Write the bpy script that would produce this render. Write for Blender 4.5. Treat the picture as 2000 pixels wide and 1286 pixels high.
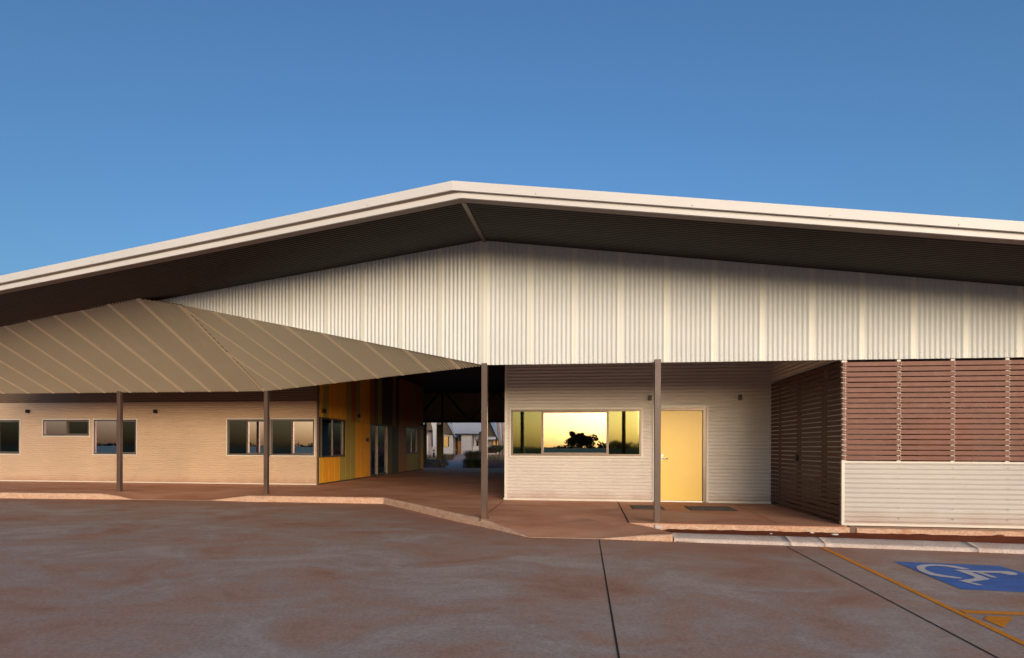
import bpy, bmesh, math, random
from mathutils import Vector, Matrix
from mathutils.geometry import delaunay_2d_cdt
R = math.radians
random.seed(7)
for o in list(bpy.data.objects): bpy.data.objects.remove(o)
scene = bpy.context.scene
C = scene.collection

# ------------------------------------------------------------------ camera
F, CX, CY = 1080.0, 1000.0, 872.5          # focal length / principal point in photo pixels
PHI, ROLL, H = math.atan(130/1080), 0.0035, 1.235
cam = bpy.data.cameras.new('camera'); cam_ob = bpy.data.objects.new('camera', cam); C.objects.link(cam_ob)
cam.sensor_width = 36; cam.lens = F/2000*36; cam.shift_y = (CY-643)/2000; cam.shift_x = 0
cam.clip_start = .05; cam.clip_end = 6000
cam_ob.matrix_world = Matrix.Translation((0, 0, H)) @ Matrix.Rotation(PHI, 4, 'Z') @ Matrix.Rotation(R(90), 4, 'X') @ Matrix.Rotation(ROLL, 4, 'Z')
scene.camera = cam_ob

# ------------------------------------------------------------------ sky, sun, exposure
SUN_EL, SUN_AZ = R(6.0), R(10)             # low glow behind the camera, a little to the right
world = bpy.data.worlds.new('World'); scene.world = world; world.use_nodes = True
wn = world.node_tree.nodes; wl = world.node_tree.links
bg = wn['Background']; sky = wn.new('ShaderNodeTexSky'); sky.sky_type = 'NISHITA'; sky.sun_disc = False
sky.sun_elevation = SUN_EL; sky.sun_rotation = R(180)-SUN_AZ
sky.air_density = 1.0; sky.dust_density = 3.0; sky.ozone_density = 3.7; sky.altitude = 0
wl.new(sky.outputs[0], bg.inputs[0]); bg.inputs[1].default_value = 0.077
sl = bpy.data.lights.new('sun', 'SUN'); sl.energy = 1.5; sl.angle = R(42); sl.color = (1, .79, .60)
sun = bpy.data.objects.new('sun', sl); C.objects.link(sun)
LA, LE = R(27), R(4)
SV = Vector((math.sin(LA)*math.cos(LE), -math.cos(LA)*math.cos(LE), math.sin(LE)))
sun.rotation_euler = (-SV).to_track_quat('-Z', 'Y').to_euler(); sun.location = (3, -10, 12)
vs = scene.view_settings; vs.view_transform = 'Standard'; vs.look = 'None'; vs.gamma = 1; vs.exposure = 1.86; vs.use_curve_mapping = False
scene.render.engine = 'CYCLES'
scene.cycles.use_denoising = True; scene.cycles.denoiser = 'OPENIMAGEDENOISE'; scene.cycles.denoising_input_passes = 'RGB_ALBEDO_NORMAL'; scene.cycles.denoising_prefilter = 'ACCURATE'
scene.cycles.use_adaptive_sampling = False; scene.cycles.sample_clamp_indirect = 4
scene.cycles.max_bounces = 8; scene.cycles.transparent_max_bounces = 12

# ------------------------------------------------------------------ pixel -> place helpers
cp, sp, cr, sr = math.cos(PHI), math.sin(PHI), math.cos(ROLL), math.sin(ROLL)
def ray(px, py):
    dx, dy = px-CX, py-CY
    x = (dx*cr+dy*sr)/F; y = (-dx*sr+dy*cr)/F
    return Vector((x*cp-sp, cp+x*sp, -y))
def atY(px, py, Y): d = ray(px, py); t = Y/d.y; return Vector((d.x*t, Y, H+d.z*t))
def atX(px, py, X): d = ray(px, py); t = X/d.x; return Vector((X, d.y*t, H+d.z*t))
def atZ(px, py, z): d = ray(px, py); t = (z-H)/d.z; return Vector((d.x*t, d.y*t, z))

# ------------------------------------------------------------------ materials
M = {}
def nodes(name):
    m = bpy.data.materials.new(name); m.use_nodes = True; M[name] = m
    return m, m.node_tree.nodes, m.node_tree.links, m.node_tree.nodes['Principled BSDF']
def rgba(c): return (c[0], c[1], c[2], 1)
def noise(nt, ln, scale, detail=4, vec=None, stretch=None, rough=.55):
    n = nt.new('ShaderNodeTexNoise'); n.inputs['Scale'].default_value = scale; n.inputs['Detail'].default_value = detail
    n.inputs['Roughness'].default_value = rough
    if stretch:
        g = nt.new('ShaderNodeNewGeometry'); mp = nt.new('ShaderNodeMapping'); mp.inputs['Scale'].default_value = stretch
        ln.new(g.outputs['Position'], mp.inputs['Vector']); ln.new(mp.outputs[0], n.inputs['Vector'])
    else:
        g = nt.new('ShaderNodeNewGeometry'); ln.new(g.outputs['Position'], n.inputs['Vector'])
    return n
def ramp(nt, ln, src, stops):
    r = nt.new('ShaderNodeValToRGB'); ln.new(src, r.inputs[0])
    e = r.color_ramp.elements
    while len(e) < len(stops): e.new(.5)
    for k, (p, c) in enumerate(stops): e[k].position = p; e[k].color = rgba(c) if len(c) == 3 else c
    return r
def mixc(nt, ln, fac, a, b, mode='MIX'):
    x = nt.new('ShaderNodeMix'); x.data_type = 'RGBA'; x.blend_type = mode
    for s, v in ((x.inputs[0], fac), (x.inputs[6], a), (x.inputs[7], b)):
        if isinstance(v, (int, float)): s.default_value = v
        elif isinstance(v, tuple): s.default_value = rgba(v)
        else: ln.new(v, s)
    return x.outputs[2]
def paint(name, col, rough=.45, var=.10, scale=2.5, metal=0, bump=0, bscale=60, spec=.35, stretch=None, dirt=None):
    m, nt, ln, b = nodes(name)
    n = noise(nt, ln, scale, 5, stretch=stretch)
    lo = tuple(c*(1-var) for c in col); hi = tuple(min(1, c*(1+var)) for c in col)
    r = ramp(nt, ln, n.outputs[0], [(.3, lo), (.7, hi)])
    out = r.outputs[0]
    if dirt:                                # red dust that has settled near the ground
        g = nt.new('ShaderNodeNewGeometry'); s = nt.new('ShaderNodeSeparateXYZ'); ln.new(g.outputs['Position'], s.inputs[0])
        n2 = noise(nt, ln, 3, 4); ad = nt.new('ShaderNodeMath'); ad.operation = 'MULTIPLY_ADD'
        ln.new(n2.outputs[0], ad.inputs[0]); ad.inputs[1].default_value = .35; ln.new(s.outputs[2], ad.inputs[2])
        rr = ramp(nt, ln, ad.outputs[0], [(.12, (.55, .55, .55)), (.42, (0, 0, 0))])
        out = mixc(nt, ln, rr.outputs[0], out, dirt)
    ln.new(out, b.inputs['Base Color'])
    n3 = noise(nt, ln, 9, 3); rr = nt.new('ShaderNodeMapRange'); ln.new(n3.outputs[0], rr.inputs[0])
    rr.inputs[3].default_value = max(.03, rough-.08); rr.inputs[4].default_value = min(1, rough+.1)
    ln.new(rr.outputs[0], b.inputs['Roughness'])
    b.inputs['Metallic'].default_value = metal; b.inputs['Specular IOR Level'].default_value = spec
    if bump:
        bn = noise(nt, ln, bscale, 4); bp = nt.new('ShaderNodeBump'); bp.inputs['Strength'].default_value = bump; bp.inputs['Distance'].default_value = .01
        ln.new(bn.outputs[0], bp.inputs['Height']); ln.new(bp.outputs[0], b.inputs['Normal'])
    return m
DUST = (.30, .13, .07)
paint('gable_lap', (.62, .63, .58), .36, .03, .8)
paint('canopy_lap', (.74, .66, .49), .36, .03, .8)
paint('gable_steel', (.55, .575, .57), .38, .04, .8)
paint('canopy_steel', (.47, .43, .335), .40, .04, .8)  # gable sheet colour made darker and browner for the ground-lit undersides
paint('wall_steel_warm', (.52, .375, .255), .42, .05, .9, dirt=DUST)
paint('wall_steel_shaded', (.15, .10, .066), .45, .06)  # wing wall colour darkened to put in the deep shade above the eave line
paint('panel_steel', (.47, .45, .42), .42, .05, .9, dirt=DUST)
paint('wall_steel', (.56, .51, .46), .42, .05, .9, dirt=DUST)
paint('trim_pale', (.62, .58, .51), .4, .05)
paint('fascia', (.57, .56, .545), .38, .04, .7)
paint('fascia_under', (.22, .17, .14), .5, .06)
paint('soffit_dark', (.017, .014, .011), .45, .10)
paint('bronze', (.088, .058, .047), .38, .12, 3, dirt=(.16, .08, .05))
paint('alu_frame', (.16, .125, .10), .35, .08, 3, metal=.5)
paint('black', (.012, .012, .012), .4, .1)
paint('screw', (.48, .40, .32), .35, .1, metal=.4)
paint('screw_bright', (.75, .68, .58), .4, .1)
paint('door_yellow', (.88, .60, .13), .33, .03, 1.2)
paint('chrome', (.42, .41, .40), .38, .03, metal=1)
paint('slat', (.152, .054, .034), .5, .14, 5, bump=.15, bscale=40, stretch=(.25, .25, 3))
paint('slat_shaded', (.10, .044, .031), .55, .14, 5, bump=.15, bscale=40, stretch=(3, .25, 3))  # same slats, colour darkened to imitate shade on the side return
paint('orange', (.82, .36, .03), .45, .05, 3, spec=.1)
paint('amber', (.80, .42, .04), .45, .05, 3, spec=.1)
paint('olive', (.40, .30, .07), .45, .06, 3, spec=.1)
paint('olive_dark', (.17, .135, .045), .45, .06, 3, spec=.1)
paint('slate', (.085, .072, .05), .45, .08, 3, spec=.1)
paint('rust', (.45, .15, .03), .45, .06, 3, spec=.1)
paint('brown', (.40, .18, .06), .45, .06, 3, spec=.1)
paint('yellow_panel', (.66, .40, .06), .4, .04)
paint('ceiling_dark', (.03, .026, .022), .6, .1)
paint('interior', (.16, .15, .14), .8, .1)
paint('interior_floor', (.12, .11, .10), .7, .1)
paint('house_white', (.54, .50, .48), .6, .06)
paint('house_mauve', (.32, .27, .27), .6, .06)
paint('roof_pale', (.40, .41, .45), .4, .04)
paint('infill', (.22, .15, .09), .6, .1, spec=.1)
paint('timber_dark', (.085, .06, .042), .6, .15, 4)
paint('window_gold', (.74, .46, .13), .45, .08)
paint('bark', (.26, .19, .155), .8, .25, 4, bump=.4, bscale=14)
paint('leaf', (.045, .062, .022), .6, .35, 1.5)
paint('leaf_far', (.035, .05, .022), .7, .35, .5)
paint('grass_green', (.075, .10, .03), .6, .4, 3)
paint('grass_dry', (.24, .19, .11), .7, .3, 3)
paint('mat_rubber', (.05, .043, .036), .8, .2, 30, bump=.4, bscale=150)
paint('litter', (.7, .66, .6), .7, .1)
paint('boundary', (.62, .57, .38), .7, .1, 1.5)
paint('fabric', (.02, .02, .022), .8, .1)

def concrete(name, stops, stains, rough=.62, scale=(.30, .8, 1), bump=.12, scale2=(1.0, 2.2, 1), fine=.12):
    m, nt, ln, b = nodes(name)
    n1 = noise(nt, ln, 1.0, 7, stretch=scale, rough=.62)
    n1.inputs['Distortion'].default_value = .8
    c = ramp(nt, ln, n1.outputs[0], stops).outputs[0]
    n2 = noise(nt, ln, 1.0, 8, stretch=scale2, rough=.68); n2.inputs['Distortion'].default_value = 1.2
    f2 = ramp(nt, ln, n2.outputs[0], [(.50, (0, 0, 0)), (.76, (.5, .5, .5))])
    c = mixc(nt, ln, f2.outputs[0], c, stains)
    n3 = noise(nt, ln, 45, 5, rough=.7)
    f3 = ramp(nt, ln, n3.outputs[0], [(.3, (1-fine*1.6,)*3), (.7, (1+fine,)*3)])
    c = mixc(nt, ln, 1.0, c, f3.outputs[0], 'MULTIPLY')
    ln.new(c, b.inputs['Base Color'])
    rr = nt.new('ShaderNodeMapRange'); ln.new(n2.outputs[0], rr.inputs[0]); rr.inputs[3].default_value = rough-.15; rr.inputs[4].default_value = rough+.18
    ln.new(rr.outputs[0], b.inputs['Roughness'])
    bp = nt.new('ShaderNodeBump'); bp.inputs['Strength'].default_value = bump; bp.inputs['Distance'].default_value = .008
    ln.new(n3.outputs[0], bp.inputs['Height']); ln.new(bp.outputs[0], b.inputs['Normal'])
    b.inputs['Specular IOR Level'].default_value = .08
    return m
cpm = concrete('car_park', [(.30, (0.374, 0.197, 0.132)), (.42, (0.442, 0.275, 0.203)), (.52, (0.413, 0.314, 0.261)), (.62, (0.475, 0.381, 0.330)), (.74, (0.413, 0.285, 0.215))], (.38, .20, .135), .6, (.75, 1.0, 1), .16, (1.3, 2.2, 1), .17)
nt, ln = cpm.node_tree.nodes, cpm.node_tree.links; b = nt['Principled BSDF']; old = b.inputs['Base Color'].links[0].from_socket
g = nt.new('ShaderNodeNewGeometry'); sx = nt.new('ShaderNodeSeparateXYZ'); ln.new(g.outputs['Position'], sx.inputs[0])
# distance to the bent kerb line: y + 0.62*max(x+1,..) is near constant along it
m1 = nt.new('ShaderNodeMath'); m1.operation = 'MINIMUM'; ln.new(sx.outputs[0], m1.inputs[0]); m1.inputs[1].default_value = -.6
m2 = nt.new('ShaderNodeMath'); m2.operation = 'MAXIMUM'; ln.new(m1.outputs[0], m2.inputs[0]); m2.inputs[1].default_value = -5.2
m3 = nt.new('ShaderNodeMath'); m3.operation = 'MULTIPLY_ADD'; ln.new(m2.outputs[0], m3.inputs[0]); m3.inputs[1].default_value = .95; ln.new(sx.outputs[1], m3.inputs[2])
nz = noise(nt, ln, 1.0, 7, stretch=(.7, 1.3, 1), rough=.65); m4 = nt.new('ShaderNodeMath'); m4.operation = 'MULTIPLY_ADD'; ln.new(nz.outputs[0], m4.inputs[0]); m4.inputs[1].default_value = 3.2; ln.new(m3.outputs[0], m4.inputs[2])
mr = nt.new('ShaderNodeMapRange'); ln.new(m4.outputs[0], mr.inputs[0]); mr.inputs[1].default_value = 7.6; mr.inputs[2].default_value = 9.6; mr.inputs[3].default_value = 0; mr.inputs[4].default_value = .75
ln.new(mixc(nt, ln, mr.outputs[0], old, (.38, .175, .11)), b.inputs['Base Color'])
concrete('pavement', [(.32, (0.447, 0.201, 0.114)), (.5, (0.558, 0.281, 0.175)), (.68, (0.609, 0.366, 0.251))], (0.497, 0.195, 0.093), .68, (.5, 1.1, 1), .10, (1.0, 2.4, 1), .07)
concrete('kerb_tan', [(.30, (.50, .29, .18)), (.5, (.62, .42, .30)), (.75, (.42, .26, .185))], (.45, .18, .085), .75, (2.5, 2.5, 6), .5, (4, 4, 9), .25)
concrete('kerb_grey', [(.30, (.50, .41, .36)), (.6, (.60, .52, .47)), (.8, (.46, .38, .33))], (.42, .25, .17), .75, (2, 2, 4), .4, (2.4, 2.4, 6), .2)
concrete('red_dirt', [(.3, (.15, .035, .015)), (.55, (.22, .06, .027)), (.75, (.28, .085, .04))], (.11, .028, .014), .9, (1.5, 2.5, 1), .7, (4, 6, 1), .3)
concrete('far_ground', [(.3, (.16, .06, .04)), (.55, (.20, .085, .06)), (.75, (.16, .11, .06))], (.12, .08, .04), .9, (.3, .3, 1), .4, (.8, .8, 1), .2)
concrete('path_conc', [(.3, (.38, .25, .21)), (.6, (.44, .31, .27))], (.36, .19, .14), .7)
concrete('paint_blue', [(.3, (.025, .13, .42)), (.6, (.03, .17, .56)), (.8, (.045, .15, .40))], (.10, .14, .22), .5, (2, 5, 1), .1, (2.5, 8, 1), .2)
concrete('paint_white', [(.3, (.56, .53, .52)), (.7, (.70, .67, .65))], (.46, .38, .35), .55, (2, 5, 1), .1, (2, 6, 1), .1)
concrete('paint_line', [(.3, (.74, .255, .018)), (.7, (.82, .30, .022))], (.55, .24, .075), .55, (2, 5, 1), .1, (2.5, 6, 1), .12)
concrete('joint', [(.3, (.03, .024, .02)), (.7, (.05, .035, .028))], (.06, .03, .02), .9)

def glass(name, refl, tint, rough=0.0, gcol=(.95, .95, .93)):
    m, nt, ln, b = nodes(name); out = nt['Material Output']; nt.remove(b)
    g = nt.new('ShaderNodeBsdfGlossy'); g.inputs[0].default_value = rgba(gcol); g.inputs['Roughness'].default_value = rough
    t = nt.new('ShaderNodeBsdfTransparent'); t.inputs[0].default_value = rgba(tint)
    lw = nt.new('ShaderNodeLayerWeight'); lw.inputs[0].default_value = .25
    mr = nt.new('ShaderNodeMapRange'); ln.new(lw.outputs['Fresnel'], mr.inputs[0]); mr.inputs[1].default_value = .0; mr.inputs[2].default_value = 1; mr.inputs[3].default_value = refl; mr.inputs[4].default_value = 1
    n = noise(nt, ln, 1.6, 2); bp = nt.new('ShaderNodeBump'); bp.inputs['Strength'].default_value = .010; bp.inputs['Distance'].default_value = .05
    ln.new(n.outputs[0], bp.inputs['Height']); ln.new(bp.outputs[0], g.inputs['Normal'])
    mx = nt.new('ShaderNodeMixShader'); ln.new(mr.outputs[0], mx.inputs[0]); ln.new(t.outputs[0], mx.inputs[1]); ln.new(g.outputs[0], mx.inputs[2])
    ln.new(mx.outputs[0], out.inputs[0])
glass('glass_mirror', .50, (.28, .30, .28), 0, (.95, .86, .72))
glass('glass_clear', .95, (.60, .66, .62), 0, (1, .86, .90))
glass('glass_pink_sky', .95, (.60, .66, .62), 0, (1, .82, 1))  # pink tint and strong mirroring put a brighter sky reflection into the glass
glass('glass_screen', .10, (.16, .16, .14), .06)
glass('glass_tint', .13, (.10, .12, .07), .03, (.72, .78, .42))
glass('glass_door', .12, (.30, .36, .36))

# ------------------------------------------------------------------ mesh helpers
def link(name, me, mat=None, parent=None):
    o = bpy.data.objects.new(name, me); C.objects.link(o)
    if mat: me.materials.append(M[mat])
    if parent: o.parent = parent
    return o
class MB:
    def __init__(s): s.v = []; s.f = []; s.sm = []
    def face(s, pts, smooth=False):
        n = len(s.v); s.v += [Vector(p) for p in pts]; s.f.append(list(range(n, n+len(pts)))); s.sm.append(smooth)
    def hexa(s, p):              # 8 corners: 0-3 one side (ccw), 4-7 other side
        n = len(s.v); s.v += [Vector(q) for q in p]
        for f in ((0,1,2,3), (7,6,5,4), (0,4,5,1), (1,5,6,2), (2,6,7,3), (3,7,4,0)): s.f.append([n+i for i in f]); s.sm.append(False)
    def box(s, x0, x1, y0, y1, z0, z1):
        s.hexa([(x0,y0,z0),(x1,y0,z0),(x1,y0,z1),(x0,y0,z1),(x0,y1,z0),(x1,y1,z0),(x1,y1,z1),(x0,y1,z1)])
    def grid(s, rows, smooth=True, close=False):
        n = len(s.v); w = len(rows[0])
        for r in rows: s.v += [Vector(p) for p in r]
        for i in range(len(rows)-1):
            for j in range(w if close else w-1):
                k = (j+1) % w
                s.f.append([n+i*w+j, n+i*w+k, n+(i+1)*w+k, n+(i+1)*w+j]); s.sm.append(smooth)
    def tube(s, pts, rad, n=8, cap=True):
        rows = []
        for i, p in enumerate(pts):
            p = Vector(p); d = (Vector(pts[min(i+1, len(pts)-1)])-Vector(pts[max(i-1, 0)])).normalized()
            a = d.orthogonal().normalized() if abs(d.z) < .95 else Vector((1,0,0)); b = d.cross(a).normalized(); a = b.cross(d)
            r = rad[i] if isinstance(rad, (list, tuple)) else rad
            rows.append([p+a*r*math.cos(t*2*math.pi/n)+b*r*math.sin(t*2*math.pi/n) for t in range(n)])
        s.grid(rows, True, True)
        if cap: s.face(rows[0][::-1]); s.face(rows[-1])
    def build(s, name, mat, parent=None, bevel=0, kind=None):
        me = bpy.data.meshes.new(name); me.from_pydata(s.v, [], s.f); me.update()
        me.polygons.foreach_set('use_smooth', s.sm)
        bm = bmesh.new(); bm.from_mesh(me)
        bmesh.ops.remove_doubles(bm, verts=bm.verts, dist=1e-5)
        bmesh.ops.recalc_face_normals(bm, faces=bm.faces) if bevel else None
        if bevel: bmesh.ops.bevel(bm, geom=list(bm.edges), offset=bevel, segments=1, affect='EDGES')
        bm.to_mesh(me); bm.free(); me.update()
        o = link(name, me, mat, parent)
        if kind: o['kind'] = kind
        return o
def thing(name, label, cat, loc=(0,0,0), group=None):
    o = bpy.data.objects.new(name, None); C.objects.link(o); o.location = loc; o.empty_display_size = .2
    o['label'] = label; o['category'] = cat
    if group: o['group'] = group
    return o
def tag(o, label, cat, group=None):
    o['label'] = label; o['category'] = cat
    if group: o['group'] = group
    return o
def structure(o): o['kind'] = 'structure'; return o
class Frame:                       # a wall plane: u along, z up, d outwards
    def __init__(s, O, ex, en): s.O = Vector(O); s.ex = Vector(ex); s.en = Vector(en)
    def P(s, u, z, d=0): return s.O + s.ex*u + Vector((0,0,z)) + s.en*d
    def box(s, mb, u0, u1, z0, z1, d0, d1):
        P = s.P; mb.hexa([P(u0,z0,d1), P(u1,z0,d1), P(u1,z1,d1), P(u0,z1,d1), P(u0,z0,d0), P(u1,z0,d0), P(u1,z1,d0), P(u0,z1,d0)])
PITCH = .0762
def prof(u, per=10, amp=.0095):    # corrugated profile, with the flatter double crest of a side lap
    k = (u/PITCH) % per; c = math.cos(2*math.pi*k)
    h = amp*c
    if k < 1: h = amp*(1-.16*(1-c)) + .002
    return h
def corr_sheets(parent, mat, pb, pt, u0, u1, nrm, per=10, name='sheet', ns=8):
    """ribs run from pb(u) to pt(u); every sheet (per ribs wide) is a part of its own"""
    L = per*PITCH; i = math.floor(u0/L); nrm = Vector(nrm)
    while i*L < u1-1e-6:
        a, b = max(u0, i*L), min(u1, (i+1)*L); n = max(2, int(round((b-a)/PITCH*ns)))
        r0, r1 = [], []
        for k in range(n+1):
            u = a+(b-a)*k/n; h = prof(u, per, .0125 if mat == 'canopy_steel' else .0095)
            r0.append(pb(u)+nrm*h); r1.append(pt(u)+nrm*h)
        mb = MB(); mb.grid([r0, r1]); o = mb.build(name, mat, parent); i += 1
        o.data.materials.append(M[mat.replace('steel', 'lap')])
        for k, f in enumerate(o.data.polygons):
            if ((a+(b-a)*(k+.5)/n)/PITCH) % per < 1.12: f.material_index = 1
def hclad(parent, name, mat, fr, u0, u1, z0, z1, holes=(), amp=.0085, ns=8, kind=None):
    """horizontally corrugated cladding with openings"""
    mb = MB(); us = sorted({u0, u1, *[min(max(h[0], u0), u1) for h in holes], *[min(max(h[1], u0), u1) for h in holes]})
    for a, b in zip(us, us[1:]):
        if b-a < 1e-4: continue
        cuts = sorted([(h[2], h[3]) for h in holes if h[0] < (a+b)/2 < h[1]]); z = z0; spans = []
        for c0, c1 in cuts:
            if c0 > z: spans.append((z, c0))
            z = max(z, c1)
        if z < z1: spans.append((z, z1))
        for s0, s1 in spans:
            n = max(2, int((s1-s0)/PITCH*ns)); rows = []
            for k in range(n+1):
                zz = s0+(s1-s0)*k/n; h = amp*math.cos(2*math.pi*zz/PITCH)
                rows.append([fr.P(a, zz, h), fr.P(b, zz, h)])
            mb.grid(rows)
    return mb.build(name, mat, parent, kind=kind)
def window(parent, fr, u0, u1, z0, z1, panes, label=None, trim=True, depth=.05, mat='alu_frame', name='window', sill=True):
    """panes: [(f0,f1,material)] fractions of the width; frame mesh with pane / trim sub-parts"""
    fw = .045; mb = MB(); d0, d1 = -.05, .022
    fr.box(mb, u0, u1, z1-fw, z1, d0, d1); fr.box(mb, u0, u1, z0, z0+fw, d0, d1+.006)
    fr.box(mb, u0, u0+fw, z0+fw, z1-fw, d0, d1); fr.box(mb, u1-fw, u1, z0+fw, z1-fw, d0, d1)
    W = u1-u0
    for k, (f0, f1, m) in enumerate(panes):
        if k: fr.box(mb, u0+f0*W-.026, u0+f0*W+.026, z0+fw, z1-fw, d0+.006, d1-.004)
        if k % 2 == 1 or len(panes) == 1:          # sliding sash rim
            a, b = u0+f0*W+.026, u0+f1*W-(.026 if k < len(panes)-1 else fw)
            fr.box(mb, a, b, z0+fw, z0+fw+.028, -.03, .012); fr.box(mb, a, b, z1-fw-.028, z1-fw, -.03, .012)
    w = mb.build(name, mat, parent)
    if label: w['label'] = label
    for k, (f0, f1, m) in enumerate(panes):
        p = MB(); a = u0+f0*W+.01; b = u0+f1*W-.01; dd = -.012-(k % 2)*.012
        p.face([fr.P(a, z0+.01, dd), fr.P(b, z0+.01, dd), fr.P(b, z1-.01, dd), fr.P(a, z1-.01, dd)])
        p.build('pane', m, w)
    if trim:
        t = MB(); q = .035
        fr.box(t, u0-q, u1+q, z1, z1+q, -.02, .024); fr.box(t, u0-q, u1+q, z0-q, z0, -.02, .026)
        fr.box(t, u0-q, u0, z0, z1, -.02, .024); fr.box(t, u1, u1+q, z0, z1, -.02, .024)
        t.build('trim', 'trim_pale', w)
    return w
def wall_light(parent, fr, u, z, w=.06, h=.12):
    mb = MB(); fr.box(mb, u-w/2, u+w/2, z-h/2, z+h/2, .035, .095); fr.box(mb, u-w*.32, u+w*.32, z-h*.3, z+h*.3, 0, .035)
    o = mb.build('wall_light', 'black', parent)
    l = MB(); fr.box(l, u-w*.36, u+w*.36, z-h/2-.006, z-h/2, .045, .085); l.build('lens', 'alu_frame', o)
    return o

# ================================================================== the ground
CP = -.145                                            # car park level; pavement is z = 0
mb = MB()
ys = [-2500, -300, -60, 27, 30.6, 31.0, 70, 90, 400, 3000]; zs = [-.2, -.2, -.2, -.2, -.2, -.03, .14, .2, .2, .2]
xs = [-3000, -300, -40, 40, 300, 3000]
mb.grid([[(x, y, z) for x in xs] for y, z in zip(ys, zs)]); structure(mb.build('ground', 'far_ground'))
mb = MB(); mb.box(-34, 40, -32, 15.2, -.32, CP); car_park = structure(mb.build('car_park', 'car_park'))

# kerb line: photo pixels of its foot on the car park and the height of its top
def kp(px, py, zt): p = atZ(px, py, CP); return (p.x, p.y, zt)
flush = CP+.005
K = [kp(-150, 971.4, 0), kp(0, 973.5, 0), kp(90, 974.6, 0), kp(199, 975.6, 0), kp(229, 975.9, -.06), kp(258, 976.2, flush), kp(330, 977, flush), kp(408, 978, flush),
     kp(445, 979, -.07), kp(482, 980.2, -.002), kp(541, 981, 0), kp(600, 982, 0), kp(660, 983, 0), kp(748.5, 984.5, 0), kp(800, 996.3, 0), kp(864, 1012.5, -.002), kp(900, 1020.5, -.006), kp(937, 1028.4, -.012),
     kp(965, 1034.6, -.055), kp(988, 1040, -.085), kp(1012, 1045.5, -.12), kp(1034, 1050.6, flush), kp(1075, 1051.3, flush), kp(1120, 1052.1, flush), kp(1172, 1053.4, flush), kp(1200, 1054.4, -.115), kp(1230, 1055.5, -.088), kp(1270, 1056.9, -.062), kp(1314, 1058.2, -.045)]
n = len(K)
def nrm2(i):
    a = Vector(K[max(i-1, 0)][:2]); b = Vector(K[min(i+1, n-1)][:2]); d = (b-a).normalized(); return Vector((-d.y, d.x))
kerb_rows = [[], [], [], [], []]
back = []
for i, (x, y, zt) in enumerate(K):
    q = nrm2(i); h = zt-CP
    for r, (off, z) in enumerate(((0, CP-.05), (0.004, CP+h*.55), (.008, CP+h*.86), (.022, zt-.002*min(1, h*8)), (.055, zt+.003))):
        kerb_rows[r].append((x+q.x*off, y+q.y*off, z if r else CP-.05))
    back.append((x+q.x*.055, y+q.y*.055, zt+.003))
kerb = structure(bpy.data.objects.new('kerb', None)); C.objects.link(kerb)
cuts = [0, 2, 3, 9, 11, 13, 17, 24, n-1]
for a, b in zip(cuts, cuts[1:]):
    mb = MB(); mb.grid([r[a:b+1] for r in kerb_rows]); mb.build('kerb_stone', 'kerb_tan', kerb)

# pavement: flat at z=0, dished down to the dropped kerbs
XS, YG, YD, YP, YW, XC = 4.19, 9.45, 12.72, 13.44, 16.60, -8.14   # screen side, gable line, door wall, canopy posts, wing wall, coloured wall
padL = [atZ(1207, 981.6, 0), atZ(1217.6, 999.6, 0), atZ(1228, 1021.4, 0)]
bound = list(back)                                    # left -> right along the kerb
rk = back[-1]
bound += [(rk[0]+.02, rk[1]+.10, -.042), (padL[2].x+.35, padL[2].y-.30, -.03), (padL[2].x, padL[2].y, -.004), (padL[1].x, padL[1].y, 0), (padL[0].x, padL[0].y, 0), (padL[0].x, YD+.3, 0)]
bound += [(.5, YD+.3, 0), (.5, 30.9, 0), (-16, 30.9, 0), (-30, 30.9, 0), (-30, bound[0][1], 0)]
inner = []
for i, (x, y, zt) in enumerate(K):
    q = nrm2(i)
    if zt > -.03: inner.append((x+q.x*.5, y+q.y*.5, 0))
    elif 21 <= i <= 24: inner += [(x+q.x*1.3, y+q.y*1.3, -.072), (x+q.x*2.6, y+q.y*2.6, -.006)]
    else: inner += [(x+q.x*.75, y+q.y*.75, -.05 if zt < -.1 else -.02), (x+q.x*1.5, y+q.y*1.5, 0)]
for k in range(12): inner.append((random.uniform(-7, -.5), random.uniform(14, 29), 0))
inner = [p for p in inner if p[1] < 30 and p[0] < padL[0].x-.05]
pts = bound+inner; nb = len(bound)
co, ed, fa, ov, oe, of = delaunay_2d_cdt([Vector(p[:2]) for p in pts], [(i, (i+1) % nb) for i in range(nb)], [], 1, 1e-4)
me = bpy.data.meshes.new('pavement')
me.from_pydata([(c.x, c.y, (pts[ov[i][0]][2] if ov[i] else 0)+.001) for i, c in enumerate(co)], [], [list(f) for f in fa]); me.update()
me.polygons.foreach_set('use_smooth', [True]*len(me.polygons))
pave = structure(link('pavement', me, 'pavement'))
for poly in me.polygons:
    if poly.normal.z < 0: poly.flip()
def strip(p, q, w, z, name, mat, parent):
    p, q = Vector((p.x, p.y, z)), Vector((q.x, q.y, z)); d = (q-p).normalized(); s = Vector((-d.y, d.x, 0))*w/2
    mb = MB(); mb.face([p-s, q-s, q+s, p+s]); return mb.build(name, mat, parent)
strip(atZ(953, 1004, -.01), atZ(985, 978.6, -.01), .012, .006, 'joint', 'joint', pave)
strip(atZ(778, 974.8, 0), atZ(984, 976.4, 0), .012, .006, 'joint', 'kerb_tan', pave)

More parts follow.
